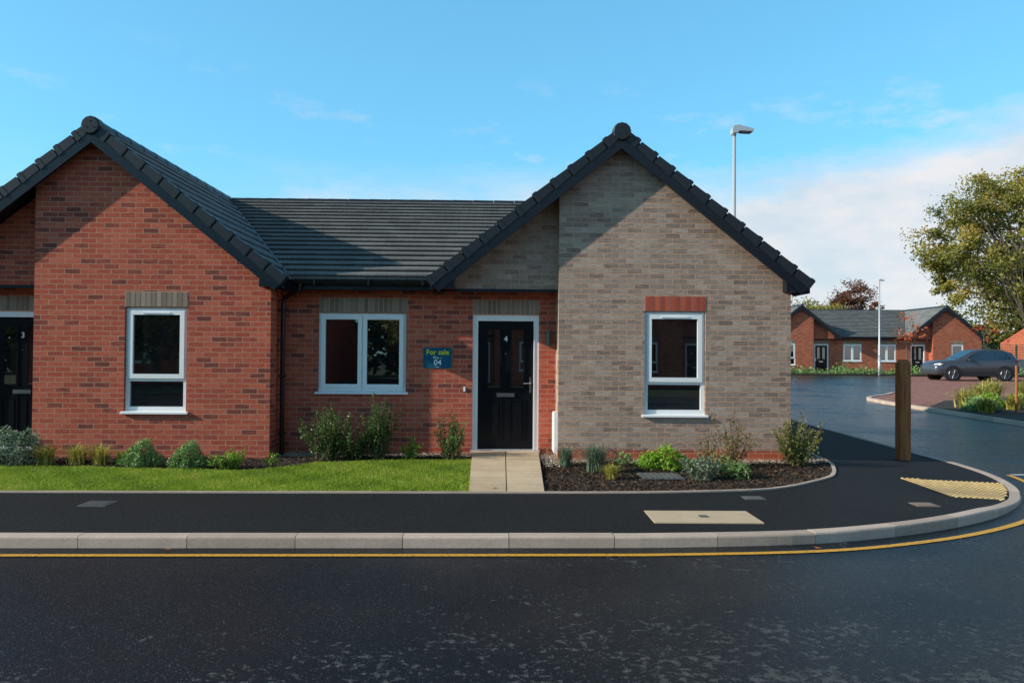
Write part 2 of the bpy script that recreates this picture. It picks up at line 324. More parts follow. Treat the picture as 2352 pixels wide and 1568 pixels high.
def house(loc,label,cat,walls,m=1,num=None,dx=(-2.165,-1.145),wg=(.38,1.28),wr=(-4.53,-3.185),xr=2.57,xl=-5.07,gmat=None,lint=None,plinth=False,leftpipe=False,endwall=True,group=None):
    e=place('bungalow',None,None,loc,label=label,category=cat); e.empty_display_size=.5
    if group: e['group']=group
    gm=gmat or walls; lg=lint or M_sgrey
    GL,GR=-.885,2.545; YR=.55
    g=MB(); g.wallholes(GL,GR,-.1,2.55,0,[(wg[0],wg[1],.75,2.30)])
    off=.19
    g.poly([(GL,0,2.55),(GR,0,2.55),(GR,0,zt(GR)-off),(0,0,ZA-off),(GL,0,zt(GL)-off)])
    g.poly([(GL,0,-.1),(GL,0,zt(GL)-off),(GL,YR,zt(GL)-off),(GL,YR,-.1)])
    g.poly([(GR,0,-.1),(GR,YR,-.1),(GR,YR,2.7),(GR,0,2.7)])
    g.poly([(-2.74,.27,2.63),(GL,.27,2.63),(GL,.27,zt(GL)-off),(-2.74,.27,zt(-2.74)-off+.04)])
    g.obj('gable_wall',gm,e,m)
    w=MB(); w.wallholes(xl,GL,-.1,2.66,YR,[(dx[0],dx[1],.165,2.26),(wr[0],wr[1],1.03,2.275)])
    if endwall: w.poly([(GR,YR,-.1),(GR,11,-.1),(GR,11,2.7),(GR,RY,4.82),(GR,.6,2.82),(GR,YR,2.7)])
    w.poly([(xl,11,-.1),(GR,11,-.1),(GR,11,2.66),(xl,11,2.66)])
    w.poly([(xl,YR,-.1),(xl,11,-.1),(xl,11,2.66),(xl,RY,4.82),(xl,YR,2.66)])
    w.obj('wall',walls,e,m)
    if plinth:
        p=MB(); p.box(GL-.004,GR+.004,-.005,.02,-.1,.262); p.obj('plinth',M_redfar,e,m)
    window(e,wg[0],wg[1],.75,2.30,0,'top',m); window(e,wr[0],wr[1],1.03,2.275,YR,'double',m)
    door(e,dx[0],dx[1],.165,2.26,YR,num,m)
    lintel(e,wg[0],wg[1]+.01,2.303,0,lg,m); lintel(e,wr[0]+.02,wr[1]+.02,2.278,YR,M_sgrey,m); lintel(e,dx[0],dx[1],2.263,YR,M_sgrey,m)
    r=MB(); N=11; dxx=EX/N; y0=-.15
    TH=.066; NO=.026
    for s in(1,-1):
        for i in range(N):
            xa=i*dxx; xb=xa+dxx+.02; ya=RY-xa/VK; yb=RY-xb/VK+.03
            za=zt(xa)+.004; zb=zt(xb)+TH-.02
            r.poly([(s*xa,y0,za),(s*xb,y0,zb),(s*xb,yb,zb),(s*xa,ya,za)]); r.poly([(s*xb,y0,zb),(s*xb,y0,zb-.024),(s*xb,yb,zb-.024),(s*xb,yb,zb)])
            r.poly([(s*xb,y0,zb-.024),(s*(xb-.12),y0,zb-.024+.06),(s*(xb-.12),yb,zb-.024+.06),(s*xb,yb,zb-.024)])
    NM=19; dy=(RY-.22)/NM; zm=lambda y: ZA-MS*(RY-y)
    for j in range(NM):
        ya=RY-j*dy; yb=ya-dy-.03; za=zm(ya)+.004; zb=zm(yb)+TH
        va=VK*(RY-ya); vb=VK*(RY-yb)
        spans=[((xl,va and -va or 0.0),(xl,-vb+.02))]
        if vb<xr: spans.append(((va,xr),(vb,xr)))
        for (a0,a1),(b0,b1) in spans:
            r.poly([(a0,ya,za),(b0,yb,zb),(b1,yb,zb),(a1,ya,za)])
            r.poly([(b0,yb,zb),(b0,yb,zb-NO),(b1,yb,zb-NO),(b1,yb,zb)])
            r.poly([(b0,yb,zb-NO),(b0,yb+.12,zb+.008),(b1,yb+.12,zb+.008),(b1,yb,zb-NO)])
            r.poly([(b0,yb+.045,zb),(b0,yb+.045,zb-.09),(b1,yb+.045,zb-.09),(b1,yb+.045,zb)])
    r.poly([(xl,RY,ZA),(xr,RY,ZA),(xr,11.3,2.65),(xl,11.3,2.65)])
    RF=r.obj('roof',M_tile,e,m,uv='roof')
    k=MB()
    y=-.1
    while y<RY-.1: k.tube([(0,y,ZA-.055),(0,y+.44,ZA-.055)],[.118,.112],12); y+=.45
    x=xl+.02
    while x<xr-.1: k.tube([(x,RY,ZA-.05),(min(x+.443,xr),RY,ZA-.05)],[.108,.103],12); x+=.45
    k.obj('ridge_tiles',M_verge,RF,m)
    vv=MB()
    for s in(1,-1):
        vv.tube([(s*VK*(RY-.25),.25,zm(.25)+.04),(0,RY,ZA+.01)],.024,6)
    vv.obj('valley_lining',M_barge,RF,m)
    v=MB(); L=math.hypot(EX,SL*EX); ux,uz=EX/L,-SL*EX/L; nx,nz=-uz,ux; U=L/N
    bb=MB()
    for s in(1,-1):
        def pt(d,h): return (s*(ux*d+nx*h),ZA+uz*d+nz*h)
        for i in range(N):
            d0=i*U+.03; d1=(i+1)*U+.012
            v.prism([pt(d0,.022),pt(d1-.09,.03),pt(d1-.07,.043),pt(d1-.02,.045),pt(d1,.03),pt(d1,-.115),pt(d1-.07,-.118),pt(d1-.09,-.106),pt(d0,-.10)],-.205,-.06)
            v.prism([pt(d1-.075,.035),pt(d1-.012,.035),pt(d1-.012,-.115),pt(d1-.075,-.112)],-.211,-.06)
        bb.prism([(0,ZA-.14),pt(L,-.10),pt(L-.02,-.235),(0,ZA-.30)],-.198,-.150)
        xa,xb=2.42*s,2.74*s
        bb.prism([(xa,zt(xa)-.12),(xb,zt(xb)-.10),(xb,2.62),(xa,2.60)],-.175,.5)
    bb.prism([(-EX+.03,zt(EX)-.03),(0,ZA-.03),(EX-.03,zt(EX)-.03),(EX-.03,zt(EX)-.15),(0,ZA-.16),(-EX+.03,zt(EX)-.15)],-.148,.5)
    v.tube([(0,-.24,ZA-.06),(0,-.22,ZA-.06),(0,-.05,ZA-.06)],[.118,.135,.135],12)
    for a in(90,210,330): v.tube([(.06*math.cos(R(a)),-.238,ZA-.06+.06*math.sin(R(a))),(.06*math.cos(R(a)),-.247,ZA-.06+.06*math.sin(R(a)))],.012,8)
    v.obj('verge',M_verge,RF,m); bb.obj('bargeboard',M_barge,RF,m)
    f=MB(); f.box(xl,-2.7,.24,.27,2.60,2.775); f.box(xl,GL,.27,YR,2.605,2.628); f.box(-2.74,GL,.262,.30,2.585,2.628); f.obj('fascia',M_barge,RF,m)
    gu=MB()
    prof=[(.24+.0,2.735)]+[(.185+.058*math.cos(a),2.73+.062*math.sin(a)) for a in [R(t) for t in range(0,-181,-20)]]+[(.12,2.745),(.127,2.745)]
    x0=xl+(.27 if leftpipe else 0)
    gu.prismx(prof,x0,-2.62)
    for xx in np.arange(x0+.3,-2.7,.8): gu.box(xx-.015,xx+.015,.118,.25,2.66,2.75)
    gu.obj('gutter',M_pipe,e,m)
    if leftpipe:
        xp=xl+.06
        d=MB(); d.tube([(xl+.34,.19,2.68),(xl+.34,.19,2.60),(xp+.02,.32,2.47),(xp,.34,2.40),(xp,.34,.12)],.036,10)
        for zz in(2.3,1.3,.45): d.box(xp-.045,xp+.045,.295,.385,zz-.02,zz+.02)
        d.tube([(xl+.34,.19,2.72),(xl+.34,.19,2.64)],[.05,.042],10)
        d.obj('downpipe',M_pipe,e,m,smooth=False)
    return e
H4=house((1.75,11.5,0),'bungalow with grey brick gable and black front door number 4','bungalow',M_red,num='4',gmat=M_grey,lint=M_sred,plinth=True,leftpipe=True,xr=2.6)
H3=house((-5.89,11.5,0),'red brick bungalow with black door number 3 and tiled gable','bungalow',M_red,num='3',dx=(-1.925,-.905),wg=(.43,1.33))
b=MB(); b.box(-.888-.05,-.888,.03,.40,.20,.80); b.box(-.888-.06,-.888-.05,.05,.38,.22,.78); b.obj('meter_box',M_upvc,H4)
b=MB(); b.tube([(-1.0,.46,1.78),(-1.0,.46,2.02)],.038,12); b.box(-1.02,-.98,.48,.55,1.85,1.95); b.obj('wall_light',M_anth,H4)
b=MB(); b.box(-2.30,-2.27,.53,.549,1.08,1.15); b.tube([(-2.285,.535,1.115),(-2.285,.524,1.115)],.008,8); b.obj('doorbell',M_upvc,H4)
M_navy=simple('navy_sign',(.010,.10,.17),.6,var=.04,spec=.15); M_lime=simple('lime_lettering',(.80,.78,.03),.6,var=.02,spec=.1); M_signw=simple('white_lettering',(.88,.88,.86),.6,var=.02,spec=.1)
b=MB(); b.box(0,.432,0,.008,0,.312)
SG=b.obj('for_sale_sign',M_navy,None,1,loc=(-1.165,12.035,1.435),label='navy for sale sign with lime and white lettering on brick',category='sign')
text_mesh('lettering','For sale',.112,M_lime,SG,(.216,-.001,.205),bold=.0010,sx=.98)
text_mesh('lettering','Plot',.056,M_signw,SG,(.19,-.001,.140),bold=.0005)
b=MB(); b.add([(.262,-.002,.164),(.275,-.002,.151),(.288,-.002,.164),(.288,-.002,.156),(.275,-.002,.143),(.262,-.002,.156)],[(0,1,4,5),(1,2,3,4)]); b.obj('chevron_mark',M_lime,SG)
text_mesh('lettering','04',.118,M_signw,SG,(.216,-.001,.044),bold=.0014)
b=MB(); b.box(.19,.242,-.002,0,.016,.021); b.obj('underline_mark',M_signw,SG)

# far houses
far1=house((31.1,54.2,.25),'orange-red brick bungalow across the parking court','bungalow',M_redfar,group='bungalows around the court')
far2=house((20.95,54.2,.25),'orange-red brick bungalow across the parking court','bungalow',M_redfar,m=-1,group='bungalows around the court')
def copytree(o,parent=None):
    c=o.copy(); COL.objects.link(c); c.parent=parent
    for ch in o.children: copytree(ch,c)
    return c
far3=copytree(far2); far3.location=(49.3,61.5,.3)
for x,src in((-21.9,far1),(-16.9+5.1,far2),(.64,far2),(8.4,far1)):
    c=copytree(src); c.rotation_euler=(0,0,math.pi); c.location=(x,-16.5,0)
    c['label']='brick bungalow across the street, seen in window reflections'; c['group']='bungalows across the street'

# ------------------------------------------------------------------ ground
def gz(y): return float(np.interp(y,[-1000,13,40,56,2000],[0,0,.40,.44,.5]))
ys=[-400,-60,-9,0,6,13,20,27,34,40,48,56,80,200,900]
def strip_sheet(name,mat,x0,x1,ylist,dz,**k):
    b=MB()
    for a,c in zip(ylist[:-1],ylist[1:]): b.poly([(x0,a,gz(a)+dz),(x1,a,gz(a)+dz),(x1,c,gz(c)+dz),(x0,c,gz(c)+dz)])
    return b.obj(name,mat,None,struct=True,**k)
strip_sheet('ground',M_ground,-700,700,ys,-.012)
strip_sheet('road',M_road,-60,60,[-8,0,6,13,20,27,34,40,48,53],0.0)
def catmull(P,n=8):
    P=[np.array(p,float) for p in P]; Q=[2*P[0]-P[1]]+P+[2*P[-1]-P[-2]]; o=[]
    for i in range(1,len(Q)-2):
        for t in np.linspace(0,1,n,endpoint=False):
            a,b,c,d=Q[i-1],Q[i],Q[i+1],Q[i+2]
            o.append(.5*((2*b)+(-a+c)*t+(2*a-5*b+4*c-d)*t*t+(-a+3*b-3*c+d)*t**3))
    o.append(P[-1]); return np.array(o)
outer=[(-16,6.50),(-10,6.585),(-4.2,6.67),(.4,6.74),(1.5,6.775),(2.7,6.90),(3.555,7.16),(4.38,7.55),(5.19,8.10),(5.85,8.75),(6.28,9.35),(6.6,9.95),(6.9,10.85),(7.08,12.0),(7.14,13.3),(7.15,17.4),(7.15,24)]
inner=[(-16,8.45),(-10,8.54),(-3.3,8.64),(.4,8.71),(1.2,8.73),(1.9,8.78),(2.6,8.88),(3.1,9.0),(3.5,9.25),(3.8,9.51),(4.1,9.8),(4.354,10.12),(4.62,10.71),(4.83,11.4),(4.92,12.5),(4.95,17.4),(4.95,24)]
O=catmull(outer,12); I=catmull(inner,12)
def offs(P,d):
    T=np.gradient(P,axis=0); T/=np.linalg.norm(T,axis=1)[:,None]; N=np.stack([-T[:,1],T[:,0]],1); return P+N*d
def kz(x,y): return float(np.interp(x,[5.0,6.0],[.10,.03])) if y<20 else .03
OI=offs(O,.125)
b=MB(); nseg=6
for i in range(len(O)-1):
    for j in range(nseg):
        def pp(i,t):
            p=OI[i]*(1-t)+I[i]*t; z0=kz(*O[i])+gz(O[i][1]); z1=.118+gz(I[i][1]); return (p[0],p[1],z0*(1-t)+z1*t-.003)
        b.poly([pp(i,j/nseg),pp(i+1,j/nseg),pp(i+1,(j+1)/nseg),pp(i,(j+1)/nseg)])
PV=b.obj('pavement',M_pave,None,struct=True)
bvh=BVHTree.FromPolygons([Vector(v) for v in b.v],b.f)
def pz(x,y):
    h=bvh.ray_cast(Vector((x,y,5)),Vector((0,0,-1))); return h[0].z if h[0] else .115
def arc(P): return np.concatenate([[0],np.cumsum(np.linalg.norm(np.diff(P,axis=0),axis=1))])
S=arc(O)
def at(P,s): return np.array([np.interp(s,S,P[:,0]),np.interp(s,S,P[:,1])])
b=MB(); s=-.25; L=.908
prof=[(0,-.05,0),(0,1,-.020),(.006,1,-.007),(.017,1,0),(.125,1,0),(.125,-.05,0)]
while s<S[-1]:
    a,c=max(s+.003,0),min(s+L-.003,S[-1]); n=5; rings=[]
    if c>a:
        t=random.random(); dz=random.uniform(-.002,.002)
        for q in np.linspace(a,c,n):
            p=at(O,q); p2=at(OI,q); dirn=(p2-p)/np.linalg.norm(p2-p); Kz=kz(*p)+gz(p[1])+dz
            rings.append([(*(p+dirn*u),(Kz+w if k==1 else gz(p[1])-.05)) for u,k,w in prof])
        vs=[v for r in rings for v in r]; m_=len(prof)
        fs=[(i*m_+k,i*m_+k+1,(i+1)*m_+k+1,(i+1)*m_+k) for i in range(n-1) for k in range(m_-1)]
        fs+=[tuple(range(m_)),tuple((n-1)*m_+k for k in range(m_-1,-1,-1))]
        b.add(vs,fs,t)
    s+=L if c<S[-1] else 99
b.obj('kerb',M_kerb,None,struct=True)
b=MB()
for i in range(len(O)-1):
    b.poly([(*O[i],gz(O[i][1])+.004),(*O[i+1],gz(O[i+1][1])+.004),(*OI[i+1],gz(O[i+1][1])+.012),(*OI[i],gz(O[i][1])+.012)])
b.obj('kerb_bedding',M_pave,None,struct=True)
IE=offs(I,.05); b=MB()
for i in range(len(I)-1):
    z=.132+gz(I[i][1]); z2=.132+gz(I[i+1][1])
    b.poly([(*I[i],z),(*I[i+1],z2),(*IE[i+1],z2),(*IE[i],z)],random.random()); b.poly([(*I[i],z-.03),(*I[i+1],z2-.03),(*I[i+1],z2),(*I[i],z)],.5)
b.obj('edging',M_kerb,None,struct=True)
def band(P,d0,d1,z,i0,i1,name,mat):
    A=offs(P,d0);B=offs(P,d1); b=MB()
    for i in range(i0,i1): b.poly([(*A[i],z),(*A[i+1],z),(*B[i+1],z),(*B[i],z)])
    b.obj(name,mat,None,struct=True)
iy=int(np.argmax(O[:,1]>11.0))
band(O,-.29,-.215,.006,0,iy,'yellow_line',M_yellow)
b=MB(); b.poly([(7.25,10.95,.006),(12,10.95,.006),(12,11.05,.006),(7.25,11.05,.006)]); b.obj('white_line',M_white,None,struct=True)
innerY=lambda x: np.interp(x,I[:,0][:160],I[:,1][:160])
b=MB(); pts=[(x,float(np.interp(x,IE[:,0],IE[:,1]))) for x in np.linspace(-15.5,3.9,60)]
for p,q in zip(pts[:-1],pts[1:]): b.poly([(*p,.112),(*q,.112),(q[0],12.2,.112),(p[0],12.2,.112)])
idx=[i for i in range(len(IE)) if IE[i][0]>3.88 and IE[i][1]<24]
for i,j in zip(idx[:-1],idx[1:]): b.poly([(3.9,IE[i][1],.112+gz(IE[i][1])),(*IE[i],.112+gz(IE[i][1])),(*IE[j],.112+gz(IE[j][1])),(3.9,IE[j][1],.112+gz(IE[j][1]))])
b.obj('planting_bed',M_soil,None,struct=True)
ux=[-16,-6,-4,-3.3,-2.9,-2.5,-1.5,-.4]; uy=[10.45,10.5,10.3,10.15,10.5,11.0,11.25,11.42]
upY=lambda x: np.interp(x,ux,uy)
b=MB()
xs=np.linspace(-15.5,-.345,70)
for p,q in zip(xs[:-1],xs[1:]):
    ya,yb=float(innerY(p))+.05,float(innerY(q))+.05
    b.poly([(p,ya,.122),(q,yb,.122),(q,float(upY(q)),.128),(p,float(upY(p)),.128)])
b.obj('lawn',M_lawn,None,struct=True)
n=120000; x=rng.uniform(-7.8,-.33,n); lo=innerY(x)+.03; hi=upY(x)+.03*rng.normal(size=n)+.03*np.sin(x*9); y=lo+(hi-lo)*rng.uniform(0,1,n)
h=rng.uniform(.015,.036,n)*(1+.2*np.sin(x*5)*np.cos(y*7)); an=rng.uniform(0,6.28,n); w=.0036
lean=rng.normal(size=(n,2))*.020
P=np.stack([x,y,np.full(n,.122)],1); dx_=np.stack([np.cos(an)*w,np.sin(an)*w,np.zeros(n)],1)
V=np.stack([P-dx_,P+dx_,P+np.stack([lean[:,0],lean[:,1],h],1)],1).reshape(-1,3)
pt_=.12*np.sin(x*2.3+y*3)+.10*np.sin(x*6.1-y*4.7+1)+.08*np.sin(x*11+y*9)
tt=np.clip(rng.normal(.58,.2,n)+pt_+(rng.uniform(size=n)<.05)*.6,0,1)
o=polys_np('grass',V,3,L_grass,tt); o['kind']='stuff'
b=MB(); b.poly([(-.33,8.72,.121),(.51,8.72,.121),(.60,12.02,.162),(-.40,12.02,.162)]); b.obj('path_bedding',M_soil,None,struct=True)
b=MB()
for r_ in range(7):
    t0,t1=r_/7,(r_+1)/7; f=lambda t:(8.72+t*(12.02-8.72),.122+t*.045,-.335-.075*t,.515+.095*t)
    ya,za,la,ra=f(t0); yb,zb,lb,rb=f(t1)
    for c in(0,1):
        x0=la+(ra-la)*c/2+.006; x1=la+(ra-la)*(c+1)/2-.006; u0=lb+(rb-lb)*c/2+.006; u1=lb+(rb-lb)*(c+1)/2-.006
        b.add([(x0,ya+.009,za+.012),(x1,ya+.009,za+.012),(u1,yb-.009,zb+.012),(u0,yb-.009,zb+.012),(x0,ya+.009,.10),(x1,ya+.009,.10),(u1,yb-.009,.10),(u0,yb-.009,.10)],
              [(0,1,2,3),(0,4,5,1),(1,5,6,2),(2,6,7,3),(3,7,4,0)],random.random())
b.obj('path',M_slab,None,struct=True)
b=MB(); b.box(-3.3,-.42,11.72,12.04,.10,.124); b.box(.62,.86,10.9,12.04,.10,.126); b.box(.864,4.6,11.2,11.49,.10,.124); b.box(4.3,4.85,11.495,20,.10,.124)
b.obj('gravel_strip',M_gravel,None,struct=True)
def scatter(boxes,n,z):
    ar=np.array([(q[1]-q[0])*(q[3]-q[2]) for q in boxes]); ch=rng.choice(len(boxes),n,p=ar/ar.sum()); B=np.array(boxes)[ch]
    return np.stack([rng.uniform(B[:,0],B[:,1]),rng.uniform(B[:,2],B[:,3]),z+rng.uniform(0,.012,n)],1)
def chips(name,P,size,asp,mat,up=.5):
    n=len(P); d=rng.normal(size=(n,3)); d[:,2]*=up; d/=np.linalg.norm(d,axis=1)[:,None]; e=rng.normal(size=(n,3)); e[:,2]*=up
    e-=(e*d).sum(1)[:,None]*d; e/=np.linalg.norm(e,axis=1)[:,None]; s=size*rng.uniform(.5,1.5,(n,1))
    V=np.stack([P-d*s-e*s*asp,P+d*s-e*s*asp*.7,P+d*s*.9+e*s*asp,P-d*s+e*s*asp*.8],1).reshape(-1,3)
    o=polys_np(name,V,4,mat,rng.uniform(0,1,n)**1.6); o['kind']='stuff'
iyy=np.array([p[1] for p in inner[8:]]); ixx=np.array([p[0] for p in inner[8:]])
n=15000; x=rng.uniform(.55,4.8,n); yl=np.interp(x,I[:,0],I[:,1])+.06; y=rng.uniform(8.7,11.35,n)
k=(y>yl); k&=x<np.where(y>9.5,np.interp(y,iyy,ixx)-.06,9)
P=np.stack([x,y,.116+rng.uniform(0,.014,n)],1)[k]
n2=6000; x=rng.uniform(-7.6,-.42,n2); y=upY(x)+rng.uniform(0,1,n2)*(np.where(x<-3.3,11.48,11.72)-upY(x)); P2=np.stack([x,y,.118+rng.uniform(0,.012,n2)],1)
chips('bark_mulch',np.concatenate([P,P2]),.014,.42,M_chip)
chips('gravel_pebbles',scatter([(.62,.86,10.7,12.0),(.87,4.6,11.2,11.48),(4.35,4.88,11.5,13.5),(-3.2,-.42,11.75,12.03)],4200,.126),.009,.8,M_pebble,.8)
def cover(name,x0,x1,y0,y1,mat,label,cat='cover',slots=False,zz=None):
    b=MB(); z=zz if zz is not None else max(pz(x0,y0),pz(x1,y1),pz(x0,y1),pz(x1,y0))
    b.box(x0,x1,y0,y1,z-.01,z+.004)
    if slots:
        nn=7
        for i in range(nn): 
            a=x0+.02+(x1-x0-.04)*i/nn; b.box(a,a+(x1-x0)/nn*.55,y0+.02,y1-.02,z+.004,z+.010)
    b.obj(name,mat,None,label=label,category=cat)
cover('inspection_cover',1.45,2.47,7.27,7.82,M_cover,'large buff concrete utility cover set in the footway asphalt')
b=MB(); z=pz(2,7.5)+.004; b.box(1.93,2.01,7.50,7.58,z,z+.012); b.obj('cover_keyhole',M_iron,None,label='small iron lifting key socket on the utility cover',category='keyhole')
cover('drain_cover',-4.2,-3.92,7.9,8.17,M_iron,'small square iron cover in footway asphalt',slots=True)
cover('drain_cover',2.66,2.88,8.42,8.60,M_iron,'small square iron cover in footway asphalt',slots=True)
cover('water_cover',4.37,4.61,8.12,8.33,M_rust,'small rusty brown water cover in footway',slots=True)
cover('drain_grate',1.78,2.30,9.66,10.12,M_iron,'grey drain grate among the bark mulch',slots=True,zz=.135)
TP=[(5.22,10.12),(6.50,10.06),(6.16,9.42),(5.72,8.83),(5.17,8.90)]
zt_=lambda x,y: pz(x,y)+.006
b=MB(); b.poly([(x,y,zt_(x,y)) for x,y in TP],.5); TPo=b.obj('tactile_paving',M_tactb,None,struct=True)
def inpoly(x,y,P):
    c=False
    for i in range(len(P)):
        (x1,y1),(x2,y2)=P[i],P[i-1]
        if (y1>y)!=(y2>y) and x<(x2-x1)*(y-y1)/(y2-y1)+x1: c=not c
    return c
b=MB(); 
for gx in np.arange(5.1,6.6,.067):
    for gy in np.arange(8.7,10.2,.067):
        if inpoly(gx,gy,TP): z=zt_(gx,gy)-.003; b.tube([(gx,gy,z),(gx,gy,z+.010),(gx,gy,z+.014)],[.024,.019,.012],7,random.random())
o=b.obj('blisters',M_tact,TPo); o['kind']='stuff'
RK=[(12.1,10),(12.1,18),(12.1,23),(12.15,25),(12.5,26.5),(14.2,28.5),(17,33),(20,39),(23.3,46)]
K=catmull(RK,6)
b=MB()
for i in range(len(K)-1):
    b.poly([(*K[i],gz(K[i][1])+.07),(60,K[i][1],gz(K[i][1])+.07),(60,K[i+1][1],gz(K[i+1][1])+.07),(*K[i+1],gz(K[i+1][1])+.07)])
b.obj('block_paving',M_block,None,struct=True)
b=MB(); KI=offs(K,-.14)
for i in range(len(K)-1):
    if K[i][1]>29: break
    za,zb=gz(K[i][1]),gz(K[i+1][1])
    h=.10
    b.add([(*K[i],za-.01),(*K[i+1],zb-.01),(*K[i+1],zb+h),(*K[i],za+h),(*KI[i+1],zb+h),(*KI[i],za+h),(*KI[i+1],zb),(*KI[i],za)],[(0,1,2,3),(3,2,4,5),(5,4,6,7)],random.random())
b.obj('kerb',M_kerb,None,struct=True)
b=MB(); BED=[(12.24,10),(12.24,22.2),(14.2,24.8),(17.2,26.6),(30,26.8),(30,10)]
b.add([(x,y,gz(y)+.10) for x,y in BED],[tuple(range(6))]); b.obj('shrub_bed',M_soil,None,struct=True)
b=MB(); b.box(12,60,50.5,53.8,.42,.50); b.box(-5,12,50.5,53.8,.42,.50); b.obj('far_bed',M_soil,None,struct=True)

# ------------------------------------------------------------------ plants
def plant(name,x,y,z,w,h,style,mat,n,leaf,label,cat='shrub',stems=10,group=None,aspect=.5,up=1.0,stemmat=None):
    P=[];sb=MB(); T=[]
    loc=(x,y,z)
    if style=='grass':
        V=[];T=[]
        for i in range(n):
            a=rng.uniform(0,6.28); L=h*rng.uniform(.6,1.25); sp=w*.5*rng.uniform(.2,1.1); bw=leaf*rng.uniform(.6,1.2)
            bx,by=rng.normal(0,w*.06,2); px,py=-math.sin(a)*bw,math.cos(a)*bw; prev=None; t_=rng.uniform(0,1)
            for k in range(5):
                s=k/4; r=sp*(s**1.5); zz=L*(1-(1-s)**1.7)*(1-.35*s*s*sp/(w*.5)); ww=(1-s*.95)
                c=(bx+math.cos(a)*r,by+math.sin(a)*r,zz); cur=[(c[0]-px*ww,c[1]-py*ww,c[2]),(c[0]+px*ww,c[1]+py*ww,c[2])]
                if prev: V+= [prev[0],prev[1],cur[1],cur[0]]; T.append(t_)
                prev=cur
        o=polys_np(name,V,4,mat,T,None,loc)
    else:
        if style=='round':
            m_=n; d=rng.normal(size=(m_,3)); d/=np.linalg.norm(d,axis=1)[:,None]; d[:,2]=np.abs(d[:,2])
            rr=rng.uniform(.55,1.0,(m_,1))**.5
            lump=1+.14*np.sin(d[:,:1]*7+x*9)+.12*np.sin(d[:,1:2]*8+3+x)+.10*np.sin(d[:,2:]*9)
            P=d*rr*lump*np.array([w/2,w/2,h*.9]); P[:,2]+=.02
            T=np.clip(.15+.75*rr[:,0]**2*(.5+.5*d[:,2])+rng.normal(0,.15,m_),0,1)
            ns=6
        else: ns=stems
        PP=[]
        for i in range(ns):
            a=rng.uniform(0,6.28); sp=w*.5*rng.uniform(.1,1.0); L=h*rng.uniform(.55,1.0)*(1-.25*(sp/(w*.5))) 
            if i==0: L=h; sp*=.3
            if style=='round': L*=.7; sp*=.7
            bx,by=rng.normal(0,w*.08,2); pts=[]
            for k in range(6):
                s=k/5; r=sp*s**.8; pts.append((bx+math.cos(a)*r+rng.normal(0,.008),by+math.sin(a)*r+rng.normal(0,.008),L*s))
            sb.tube(pts,[.006*(1-.7*k/5)+.0015 for k in range(6)],4)
            if style=='upright':
                kk=n//ns; s=rng.uniform(.05,1.0,kk)**.85; A=np.array(pts)
                q=np.stack([np.interp(s,np.linspace(0,1,6),A[:,j]) for j in range(3)],1)
                spread=(leaf*.9+w*.09*(1-s))[:,None]
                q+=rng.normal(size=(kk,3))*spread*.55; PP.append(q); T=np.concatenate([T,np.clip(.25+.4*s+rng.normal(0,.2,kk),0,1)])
        if style=='upright': P=np.concatenate(PP)
        P[:,2]=np.maximum(P[:,2],.01)
        o=polys_np(name,leafverts(np.asarray(P),leaf,aspect),4,mat,T,None,loc)
        sb.obj('stems',stemmat or M_stem,o)
    o['label']=label; o['category']=cat
    if group: o['group']=group
    return o
z=.12
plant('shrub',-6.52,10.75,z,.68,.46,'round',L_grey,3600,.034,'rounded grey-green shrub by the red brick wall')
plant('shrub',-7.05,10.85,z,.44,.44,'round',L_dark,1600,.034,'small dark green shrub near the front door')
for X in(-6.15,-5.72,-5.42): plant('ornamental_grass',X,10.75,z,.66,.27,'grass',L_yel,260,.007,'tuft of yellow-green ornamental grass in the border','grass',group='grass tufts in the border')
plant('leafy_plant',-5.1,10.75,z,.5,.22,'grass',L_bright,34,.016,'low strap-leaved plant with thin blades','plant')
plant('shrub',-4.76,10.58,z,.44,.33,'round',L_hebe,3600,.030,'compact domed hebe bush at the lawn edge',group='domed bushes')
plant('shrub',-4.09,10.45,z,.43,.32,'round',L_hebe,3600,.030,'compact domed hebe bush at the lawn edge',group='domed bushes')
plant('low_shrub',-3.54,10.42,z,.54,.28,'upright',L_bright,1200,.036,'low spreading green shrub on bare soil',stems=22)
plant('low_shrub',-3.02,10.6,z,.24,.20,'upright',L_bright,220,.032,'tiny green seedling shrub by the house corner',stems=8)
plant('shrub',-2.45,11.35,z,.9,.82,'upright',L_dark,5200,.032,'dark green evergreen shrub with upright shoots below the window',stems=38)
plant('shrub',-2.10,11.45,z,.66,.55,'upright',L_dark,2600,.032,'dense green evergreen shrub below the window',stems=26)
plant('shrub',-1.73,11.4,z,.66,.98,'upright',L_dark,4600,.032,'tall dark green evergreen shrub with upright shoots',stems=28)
plant('low_shrub',-1.25,11.4,z,.36,.34,'upright',L_bright,520,.034,'small bright green shrub in front of the brick wall',stems=12)
plant('shrub',-.70,11.4,z,.68,.70,'upright',L_dark,2800,.032,'dark green upright shrub beside the front path',stems=24)
plant('lavender',.93,10.85,z,.46,.26,'grass',L_grey,340,.006,'grey-green spiky lavender clump on bark mulch','plant')
plant('lavender',1.27,10.3,z,.66,.36,'grass',L_grey,560,.006,'large grey-green lavender clump on bark mulch','plant')
plant('ornamental_grass',1.39,9.72,z,.44,.18,'grass',L_yel,230,.007,'small golden grass tuft on bark mulch','grass')
plant('dry_perennial',1.45,11.15,z,1.0,.30,'upright',L_rose,140,.02,'sparse dry brown twiggy perennial by the grey brick wall','plant',stems=34)
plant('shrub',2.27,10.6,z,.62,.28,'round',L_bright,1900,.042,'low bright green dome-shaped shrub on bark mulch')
plant('low_shrub',2.05,10.75,z,.3,.2,'round',L_bright,450,.04,'small bright green shrub on bark mulch')
